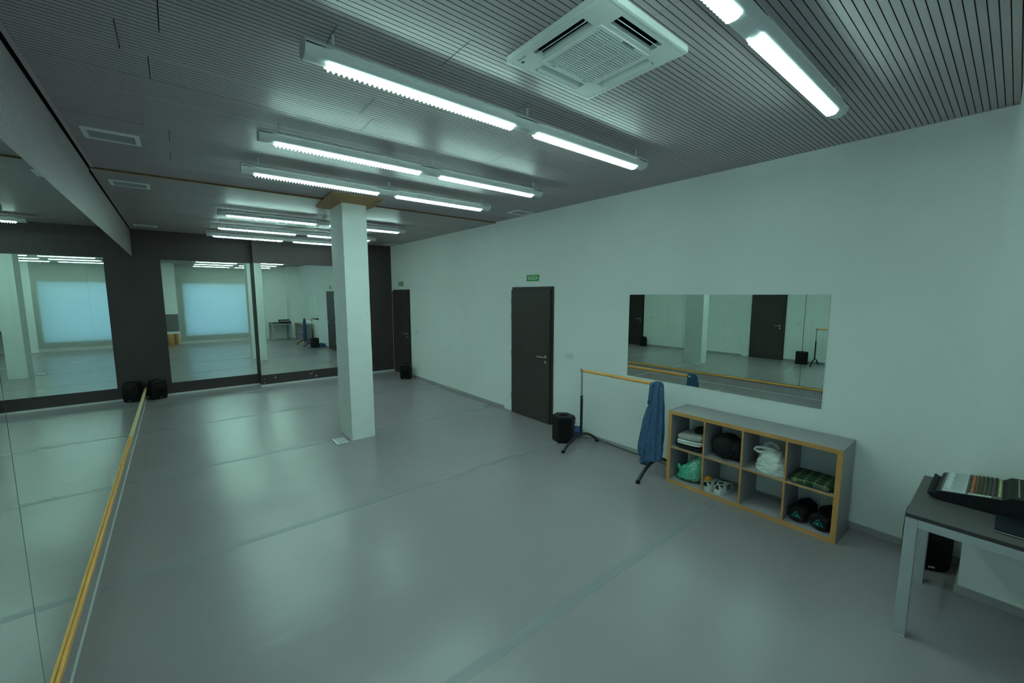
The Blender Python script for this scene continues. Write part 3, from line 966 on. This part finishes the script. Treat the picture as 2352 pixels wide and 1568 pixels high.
m_.rings([[Vector((x - BX + dx, y - 2.42 + dy, z)) for dx, dy in ((-.004, -.019), (-.004, .019), (.004, .019), (.004, -.019))] for z, y, x in sp_])
m_.obj('shoulder_strap', DENIM, gt, bevel=.003)
MB().box(3.985 - BX, 3.995 - BX, 2.462 - 2.42, 2.502 - 2.42, .80, .845).obj('strap_buckle', DENIMD, gt, bevel=.003)

# ------------------------------------------------------------------ cube shelf
CX, CY1, CL, CH, CD = 4.000, 2.251, 1.49, .79, .39
sh = thing('cube_shelf', 'low grey cube shelf of eight open cubbies with beech front edges', 'shelf', (CX, CY1 - CL / 2, 0))
def sb(name, x0, x1, y0, y1, z0, z1, edge=True):
    """board whose front (-x) face is beech"""
    mb = MB().box(x0, x1, y0, y1, z0, z1)
    mb.m[4] = 1
    return mb.obj(name, [SHELFG, BEECH], sh)
T1 = .038; t2 = .0165; hl = CL / 2
sb('side_panel', 0, CD, -hl, -hl + T1, 0, CH); sb('side_panel', 0, CD, hl - T1, hl, 0, CH)
sb('top_panel', 0.0005, CD, -hl + T1, hl - T1, CH - T1, CH - .0005)
sb('bottom_panel', 0.0005, CD, -hl + T1, hl - T1, .0, T1)
cw = (CL - 2 * T1 - 3 * t2) / 4
ch = (CH - 2 * T1 - t2) / 2
zs = T1 + ch
for k in range(3):
    y = hl - T1 - cw * (k + 1) - t2 * k
    sb('divider', .001, CD, y - t2, y, T1, CH - T1)
for k in range(4):
    y = hl - T1 - (cw + t2) * k
    sb('shelf_board', .002, CD, y - cw, y, zs, zs + t2)
ZB, ZT = T1, zs + t2          # resting heights of the two tiers
YC = [CY1 - T1 - cw / 2 - (cw + t2) * k for k in range(4)]   # cubby centres, from the barre end

def place(mb, name, matl, loc, label, cat, group=None, rz=0, smooth=60, par=None):
    o = mb.obj(name, matl, par, smooth); o.location = loc; o.rotation_euler = (0, 0, rz)
    return tag(o, label, cat, group) if label else o
# folded clothes in the first cubby
def folded(sx, sy, sz, seed, amp=.008):
    m_ = blob(sx, sy, sz, .32, amp, 9, seed, 40, 14)
    return m_
z = ZT
for i, (dz, mm, lb, sx, sy, ox, oy) in enumerate(((.040, CLOTHB, 'black garment folded at the bottom of the clothes pile in the shelf', .27, .315, .155, .0),
        (.024, CLOTHW, 'white folded top in the middle of the clothes pile in the shelf', .26, .285, .15, -.006),
        (.022, CLOTHW, 'second white folded top, directly under the grey speckled one', .26, .29, .15, -.008),
        (.058, CLOTHG, 'grey speckled folded shirt on the clothes pile in the shelf', .25, .285, .16, -.008),)):
    gmb = blob(sx, sy, dz, .42, .006, 11, i + 1, 48, 16, True, .6)
    gmb.v = [(a_, b_, c_ - .10 * b_ * (0.3 if i == 0 else .55) * (c_ / dz if i == 0 else 1) + (0 if i == 0 else .010)) for a_, b_, c_ in gmb.v]
    gmb.v = [(a_, b_, c_ + .05 * b_ * 2 * 0) for a_, b_, c_ in gmb.v]
    gmb.v = [(a_, b_, max(c_, .0) if i == 0 else c_) for a_, b_, c_ in gmb.v]
    place(gmb, 'folded_garment', mm, (CX + ox, YC[0] + oy, z), lb, 'clothing', None)
    z += dz
place(blob(.17, .16, .075, .7, .012, 10, 9), 'knitted_hat', CLOTHB, (CX + .24, YC[0] - .06, z - .004), 'small black hat lying on top of the pile of folded clothes', 'hat')
for q in ():
    MB().box(CX + .012, CX + .0135, YC[0] - .072 - .03 * q - .008, YC[0] - .072 - .03 * q + .008, ZT + .010, ZT + .022)
# black bag in the second
bg_ = thing('black_holdall', 'soft black bag filling the second upper cubby', 'bag', (CX + .19, YC[1] - .005, ZT))
blob(.30, .215, .225, .75, .012, 7, 5).obj('bag_body', CLOTHB, bg_, 60).location = (-.01, .035, 0)
blob(.24, .12, .20, .7, .012, 8, 6).obj('side_pocket', CLOTHB, bg_, 60).location = (0, -.085, 0)
m_ = MB(); m_.tube([(-.135, .09, .10), (-.155, .05, .05), (-.158, .0, .035), (-.15, -.05, .06), (-.13, -.09, .12)], .006, 8); m_.obj('piping', BLACK, bg_, 40)
# white carrier bag in the third
wb = thing('carrier_bag', 'crumpled white plastic carrier bag with knotted handles in the shelf', 'bag', (CX + .19, YC[2] - .03, ZT))
bgb = MB(); rs = []
for i in range(34):
    f = i / 33; zz = .205 * f
    hx_ = (.135 - .05 * f ** 2) * (1 if f < .9 else 1 - 4 * (f - .9)); hy_ = (.135 - .075 * f ** 1.6) * (1 if f < .9 else 1 - 5 * (f - .9))
    ring = []
    for j in range(60):
        a_ = 2 * PI * j / 60; c, s_ = math.cos(a_), math.sin(a_)
        q = Vector((c * 2.2, s_ * 2.2, f * 3))
        n_ = .35 * mnoise.noise(q * 1.3) + .5 * (.5 - 1.6 * abs(mnoise.noise(q * 1.9 + Vector((3, 1, 7))))) + .22 * (.5 - 1.6 * abs(mnoise.noise(q * 4.3)))
        k = 1 + .26 * n_
        ring.append(Vector((hx_ * k * math.copysign(abs(c) ** .7, c) - .01 + .02 * f, hy_ * k * math.copysign(abs(s_) ** .7, s_) - .015 + .03 * f, max(0, zz + .012 * n_ * f))))
    rs.append(ring)
bgb.rings(rs); bgb.obj('bag_body', BAGW, wb, 75)
def ribbon(pts, wds, name):
    m_ = MB(); rs_ = []
    for i, p in enumerate(pts):
        p = Vector(p); t = (Vector(pts[min(i + 1, len(pts) - 1)]) - Vector(pts[max(i - 1, 0)])).normalized()
        u = t.cross(Vector((1, 0, .25))).normalized(); v = t.cross(u)
        rs_.append([p + u * wds[i] * math.cos(q) + v * .007 * math.sin(q) * (1 + .5 * math.sin(5 * q + i)) for q in [2 * PI * k / 12 for k in range(12)]])
    m_.rings(rs_); m_.obj(name, BAGW, wb, 60)
ribbon([(-.075, .015, .168), (-.10, .06, .166), (-.115, .105, .172), (-.118, .128, .186), (-.105, .118, .203), (-.085, .075, .208), (-.06, .02, .198), (-.04, -.03, .17)], [.020, .018, .013, .010, .013, .016, .022, .024], 'bag_handle')
ribbon([(-.01, .065, .18), (.0, .07, .215), (.01, .04, .238), (.015, .0, .222), (.0, -.03, .19)], [.03, .024, .016, .022, .032], 'bag_handle')
for yy, zz in ((-.118, .105), (-.118, .03)):
    m_ = blob(.012, .012, .014, .9, .003, 60, 3, 10, 6).obj('green_print', mat('green_print', (.05, .28, .03), .5) if 'green_print' not in bpy.data.materials else bpy.data.materials['green_print'], wb); m_.location = (-.095, yy, zz)
# plaid shirt in the fourth
place(blob(.30, .318, .052, .30, .005, 11, 21, 56, 18, True, .5), 'folded_plaid_shirt', PLAID, (CX + .165, YC[3], ZT), 'folded green plaid shirt in the upper cubby at the table end', 'clothing')
# green bag lower first
gb = thing('green_bag', 'rumpled pale green printed bag in the lower cubby next to the barre', 'bag', (CX + .15, YC[0], ZB))
gm = MB(); rs = []
prof_ = [(.163, .002, .012, .02), (.14, .0, .055, .05), (.112, 0, .085, .075), (.085, 0, .135, .09), (.06, 0, .178, .10), (.02, 0, .205, .105), (-.02, 0, .235, .105), (-.06, .004, .275, .095), (-.10, .035, .312, .08), (-.13, .12, .335, .055), (-.152, .22, .340, .03)]
NP = 44
for i in range(NP):
    t = i / (NP - 1) * (len(prof_) - 1); k = min(int(t), len(prof_) - 2); u = t - k
    y_, b0_, t0_, hd = [prof_[k][q] * (1 - u) + prof_[k + 1][q] * u for q in range(4)]
    ring = []
    for j in range(44):
        a_ = 2 * PI * j / 44; c, s_ = math.cos(a_), math.sin(a_)
        q = Vector((c * 2, s_ * 2, y_ * 22))
        n_ = .5 * mnoise.noise(q) + .7 * (.35 - 1.5 * abs(mnoise.noise(q * 1.2 + Vector((5, 2, 9))))) + .3 * (.35 - 1.5 * abs(mnoise.noise(q * 3.1)))
        k_ = 1 + .20 * n_
        zc = (b0_ + t0_) / 2; hz = (t0_ - b0_) / 2
        p = Vector((-.005 + hd * k_ * math.copysign(abs(c) ** .8, c), y_ + .012 * n_, zc + hz * k_ * math.copysign(abs(s_) ** .8, s_)))
        p.z = max(.001, min(p.z, ch - .004)); p.y = min(cw / 2 - .003, max(-cw / 2 + .003, p.y))
        ring.append(p)
    rs.append(ring)
gm.rings(rs); gm.obj('bag_body', BAGG, gb, 75)
m_ = MB(); rs = []
for i in range(9):
    f = i / 8
    rs.append([Vector((-.098 - .03 * math.sin(PI * f) * (1 - k / 6), .105 - .115 * f + .01 * (k / 6), .185 - .10 * (k / 6) * math.sin(PI * (f * .85 + .1)) - .03 * f + .012 * math.sin(f * 9))) for k in range(7)])
m_.rings(rs, False)
o = m_.obj('folded_flap', BAGG, gb, 70); sm = o.modifiers.new('solid', 'SOLIDIFY'); sm.thickness = .004

# sneakers in the lower second cubby
def shoe_parts(t):
    LN = .275; wmax = .050
    def wdt(f): return wmax * (.72 + .28 * math.sin(PI * (f * .9 + .12))) * (1 - max(0, (f - .82) / .18) ** 2 * .55) * (1 - max(0, (.08 - f) / .08) ** 2 * .3)
    s = MB(); rs = []
    for i in range(15):
        f = i / 14; w_ = wdt(f) * 1.03; x = f * LN; zt = .026 + .006 * (1 - f); zb = .012 * max(0, (f - .8) / .2) ** 2
        rs.append([Vector((x, -w_, zb)), Vector((x, w_, zb)), Vector((x, w_ * 1.02, (zb + zt) / 2)), Vector((x, w_, zt)), Vector((x, -w_, zt)), Vector((x, -w_ * 1.02, (zb + zt) / 2))])
    s.rings(rs); s.obj('sole', SHOEW, t, 50)
    u = MB(); rs = []
    for i in range(19):
        f = i / 18; x = .004 + f * (LN - .010); w_ = wdt(f) * .97
        h = .075 if f < .30 else .075 - .038 * (f - .30) / .5 if f < .80 else .037 - .022 * ((f - .8) / .2) ** 1.6
        h += .028
        ring = []
        for j in range(15):
            a = PI * j / 14
            c, sn = math.cos(a), math.sin(a)
            k = .68 if f < .33 else 1.0 - .25 * max(0, (.5 - f) / .2)
            y = -w_ * math.copysign(abs(c) ** .6, c) * (1 - (1 - k) * sn ** 2)
            zz = .026 + (h - .026) * sn ** .8
            if .03 < f < .34 and 4 < j < 10: zz -= .022 - .006 * abs(j - 7)
            ring.append(Vector((x, y, zz)))
        rs.append(ring)
    u.rings(rs, False)
    for r_ in (rs[0], rs[-1]): u.add(r_, [tuple(range(len(r_)))])
    up_ = u.obj('upper', SHOEW, t, 60)
    hc = MB(); rs = []
    for i in range(9):
        a = -PI * .55 + PI * 1.1 * i / 8
        cx_, sy_ = .034 - .036 * math.cos(a), .042 * math.sin(a)
        rs.append([Vector((cx_, sy_, .050)), Vector((cx_ + .003, sy_ * .80, .094 - .012 * abs(math.sin(a * 2)))), Vector((cx_ + .006, sy_ * .72, .092)), Vector((cx_ + .008, sy_ * .9, .050))])
    hc.rings(rs); hc.obj('heel_patch', SHOEB, t, 50)
    cl = MB(); cl.tube([(.022 + .05 - .05 * math.cos(a), .030 * math.sin(a), .094 + .004 * math.cos(a)) for a in [2 * PI * k / 20 for k in range(21)]], .005, 8); cl.obj('collar', SHOEW, t, 50)
    inn = MB(); inn.prism([(.072 + .044 * math.cos(a), .025 * math.sin(a)) for a in [2 * PI * k / 18 for k in range(18)]], .0905, .0915); inn.obj('opening_shade', SHOEB, t)  # flat black disc painting the shade inside the shoe opening
    for k in range(4):
        f = .40 + .075 * k; x = f * LN; zz = .101 - .038 * (f - .3) / .5 + .003
        l_ = MB(); l_.tube([(x, -.024, zz - .012), (x + .004, 0, zz + .002), (x, .024, zz - .012)], .0035, 6); l_.obj('lace', SHOEW, t, 50)
    for sgn in (-1, 1):
        for k in range(3):
            f = .36 + .09 * k; w_ = wdt(f)
            q = MB(); x = f * LN
            q.rings([[Vector((x + d, sgn * (w_ * (1.005 if zz < .05 else .93 if zz < .07 else .80)), zz)) for d in (-.006, .006)] for zz in (.030, .050, .068, .080)], False)
            o = q.obj('stripe', SHOEB, t); md = o.modifiers.new('solid', 'SOLIDIFY'); md.thickness = .003; md.offset = 0
sn = thing('sneaker', 'white sneaker with black stripes and an empty collar in the lower cubby', 'shoe', (CX + .045, 1.728, ZB), math.radians(-8), 'pair of sneakers')
shoe_parts(sn)
s2 = dup(sn, (CX + .028, 1.838, ZB), 'white sneaker with an orange sock stuffed in it in the lower cubby', math.radians(-6))
so = blob(.075, .058, .055, .8, .020, 26, 4, 30, 16).obj('sock', ORANGE, None, 60); so.location = (CX + .085, 1.836, ZB + .082)
tag(so, 'bright orange sock stuffed into the left sneaker', 'sock')

# dumbbells in the lower fourth cubby
def dumbbell(loc, rz, label, dot):
    t = thing('dumbbell', label, 'dumbbell', loc, rz, 'pair of dumbbells')
    hexp = [(.076 * math.cos(PI / 6 + PI / 3 * k), .0675 + .078 * math.sin(PI / 6 + PI / 3 * k)) for k in range(6)]
    hexp = [(p[0], max(p[1], .0)) for p in hexp]
    for x0_, x1_ in ((0, .105), (.195, .30)):
        h = MB(); c = (.0, .0675)
        def sc_(k): return [(p[0] * k, c[1] + (p[1] - c[1]) * k) for p in hexp]
        rs = [[Vector((x, *p)) for p in sc_(k)] for x, k in ((x0_, .80), (x0_ + .02, 1.0), (x1_ - .02, 1.0), (x1_, .80))]
        h.rings(rs); h.obj('weight', BLACK, t)
    m_ = MB(); m_.tube([(.10, 0, .0675), (.15, 0, .0675), (.20, 0, .0675)], [.015, .018, .015], 12); m_.obj('grip', STEEL, t, 40)
    tr = MB(); P = [(-.038, .047), (.038, .047), (0, .105)]; Q = [(p[0] * .80, .066 + (p[1] - .066) * .80) for p in P]
    for i in range(3):
        j = (i + 1) % 3
        tr.prism([P[i], P[j], Q[j], Q[i]], -.0016, .0004, 'x')
    tr.obj('triangle_print', TEALINK, t)
    m_ = MB(); T = frame((-.0012, .004, .062), (0, 1, 0), (0, 0, 1)); m_.lathe([(.0095, -.001), (.0095, .001)], 14, T) if dot else m_.box(-.0016, .0004, -.018, .012, .058, .070)
    m_.obj('centre_print', TEALINK, t, 40)
dumbbell((CX + .055, 1.055, ZB + .002), math.radians(-4), 'black dumbbell with a teal triangle, against the cubby divider', False)
dumbbell((CX + .045, .893, ZB + .002), math.radians(-4), 'black dumbbell with a teal triangle and dot, against the shelf end', True)

# ------------------------------------------------------------------ table, mixer, laptop
TX0, TX1, TY0, TY1, TZ = 3.192, 3.972, -.575, .302, .760
tb = thing('table', 'grey topped table with square silver legs by the white pier', 'table', ((TX0 + TX1) / 2, (TY0 + TY1) / 2, 0))
hx, hy = (TX1 - TX0) / 2, (TY1 - TY0) / 2
mb = MB().box(-hx, hx, -hy, hy, TZ - .022, TZ); mb.m = [1, 0, 1, 1, 1, 1]
mb.obj('tabletop', [TABLETOP, TABLEEDGE], tb)
fz0, fz1, fw_ = TZ - .022 - .052, TZ - .022, .055
for s in (-1, 1):
    a, c = sorted((s * hx, s * (hx - .030))); MB().box(a, c, -hy + fw_, hy - fw_, fz0, fz1).obj('side_rail', ALU, tb, bevel=.004)
    a, c = sorted((s * hy, s * (hy - .030))); MB().box(-hx + fw_, hx - fw_, a, c, fz0, fz1).obj('end_rail', ALU, tb, bevel=.004)
for sx in (-1, 1):
    for sy in (-1, 1):
        lm = MB(); a, b_ = sx * (hx - .002), sx * (hx - fw_ - .002); c, d = sy * (hy - .001), sy * (hy - fw_)
        lm.box(*sorted((a, b_)), *sorted((c, d)), 0.012, fz1)
        lo = lm.obj('leg', ALU, tb, bevel=.003)
        MB().box(min(a, b_) + .001, max(a, b_) - .001, min(c, d) + .001, max(c, d) - .001, 0, .012).obj('foot', GREYP, lo)

mxr = thing('mixing_desk', 'black audio mixing desk with white faders and coloured knobs on the grey table', 'mixer', (3.765, .0, TZ))
# side profile along y (front +y): list of (y, z)
prof = [(.232, .010), (.250, .030), (.252, .036), (.240, .030), (.222, .022), (.214, .050), (.205, .058), (-.020, .092), (-.050, .094), (-.075, .118), (-.26, .135), (-.275, .128), (-.275, .004), (.20, .0)]
X0, X1 = -.215, .195
m_ = MB(); m_.prism([(p[1], p[0]) for p in prof], X0, X1, 'y') if False else m_.prism(list(reversed([(p[0], p[1]) for p in prof])), X0, X1, 'x')
case = m_.obj('case', BLACK, mxr)
MB().box(X0 + .01, X0 + .03, .222, .247, .020, .034).obj('rack_lip', BLACK, mxr)
def slopez(y): return .058 + (.205 - y) / .225 * .034
def facep(name, y0, y1, x0_, x1_, matl, lift=.001):
    q = MB(); n = 2
    q.add([(x0_, y0, slopez(y0) + lift), (x1_, y0, slopez(y0) + lift), (x1_, y1, slopez(y1) + lift), (x0_, y1, slopez(y1) + lift)], [(0, 1, 2, 3)])
    o = q.obj(name, matl, mxr); md = o.modifiers.new('solid', 'SOLIDIFY'); md.thickness = .002
    return o
METALG = mat('grey_mixer_face', (.13, .12, .125), .5)
facep('face_plate', .200, -.045, X1 - .006, X0 + .004, METALG, .0008)
facep('fader_plate', .190, .095, X1 - .012, X0 + .012, mat('pale_fader_plate', (.55, .57, .57), .45), .002)
facep('scribble_strip', .085, -.005, X0 + .036, X0 + .012, mat('pale_label_strip', (.55, .60, .52), .5), .002)
for k in range(12):
    x = X1 - .035 - .0295 * k
    y0, y1 = .182, .108
    q = MB(); q.add([(x - .0015, y0, slopez(y0) + .0032), (x + .0015, y0, slopez(y0) + .0032), (x + .0015, y1, slopez(y1) + .0032), (x - .0015, y1, slopez(y1) + .0032)], [(0, 1, 2, 3)])
    fs_ = q.obj('fader_slot', PRINTK, mxr)
    yk = .168 + .004 * math.sin(k * 2.1)
    MB().box(x - .006, x + .006, yk - .010, yk + .010, slopez(yk) + .003, slopez(yk) + .013).obj('fader_cap', WHITEP, mxr, bevel=.002)
rows = [(.088, (.10, .10, .10)), (.070, (.62, .16, .06)), (.052, (.14, .09, .03)), (.035, (.06, .065, .03)), (.018, (.055, .065, .03)), (.001, (.05, .06, .03)), (-.018, (.045, .05, .03)), (-.036, (.60, .62, .25))]
for r_i, (y, colr) in enumerate(rows):
    mm = mat('knob_colour_%d' % r_i, colr, .5)
    q = MB()
    for k in range(12):
        x = X1 - .03 - .0295 * k
        if x < X0 + .05 and r_i < 7: continue
        T = Matrix.Translation((x, y, slopez(y)))
        hh = .006 if r_i == 7 else .015
        q.lathe([(.0062, 0), (.0058, hh * .9), (.0048, hh)], 8, T)
    o = q.obj('knob_row', mm, mxr, 40); o['kind'] = 'stuff'
for i, y in enumerate((-.105, -.130)):
    q = MB()
    for k in range(12):
        x = X1 - .03 - .0295 * k
        zz = .118 + (-.075 - y) / .185 * .017
        q.box(x - .009, x + .009, y - .003, y + .003, zz, zz + .0022)
    o = q.obj('connector_marks', mat('yellowish_marks_%d' % i, (.40, .36, .20), .5), mxr); o['kind'] = 'stuff'
q = MB()
for k in range(12):
    x = X1 - .03 - .0295 * k; T = Matrix.Translation((x, -.165, .1262))
    q.lathe([(.010, 0), (.010, .002), (.006, .002), (.006, .0)], 10, T)
o = q.obj('jack_sockets', BLACKG, mxr, 40); o['kind'] = 'stuff'

lp = thing('laptop', 'thin closed dark laptop with a bright metal edge on the grey table', 'laptop', (3.415, -.17, TZ))
MB().box(-.125, .125, -.16, .14, .002, .010).obj('base', STEEL, lp, bevel=.003)
MB().box(-.125, .125, -.16, .14, .0105, .016).obj('lid', SCREEN, lp, bevel=.003)

# ------------------------------------------------------------------ things by the window wall (seen in the mirrors)
gp = MB().box(-.42, .05, YF, YF + .012, .53, 1.23).obj('wall_pad', GREYPANEL, None, bevel=.004)
tag(gp, 'dark grey pad on the wall left of the blind, seen in the mirror', 'wall pad')
def drum(loc, r, h, label):
    t = thing('wooden_drum', label, 'drum', loc)
    m_ = MB(); m_.lathe([(r * .97, 0), (r, .02), (r, h - .02), (r * .97, h)], 24); m_.obj('shell', ORWOOD, t, 40)
    m_ = MB(); m_.lathe([(r * .93, h - .001), (r * .93, h + .004)], 24); m_.obj('drumhead', CLOTHW, t, 40)
drum((-.245, .16, 0), .115, .47, 'larger orange wooden drum left of the blind, seen in the mirror')
drum((-.065, -.08, 0), .085, .45, 'smaller orange wooden drum beside the blind, seen in the mirror')
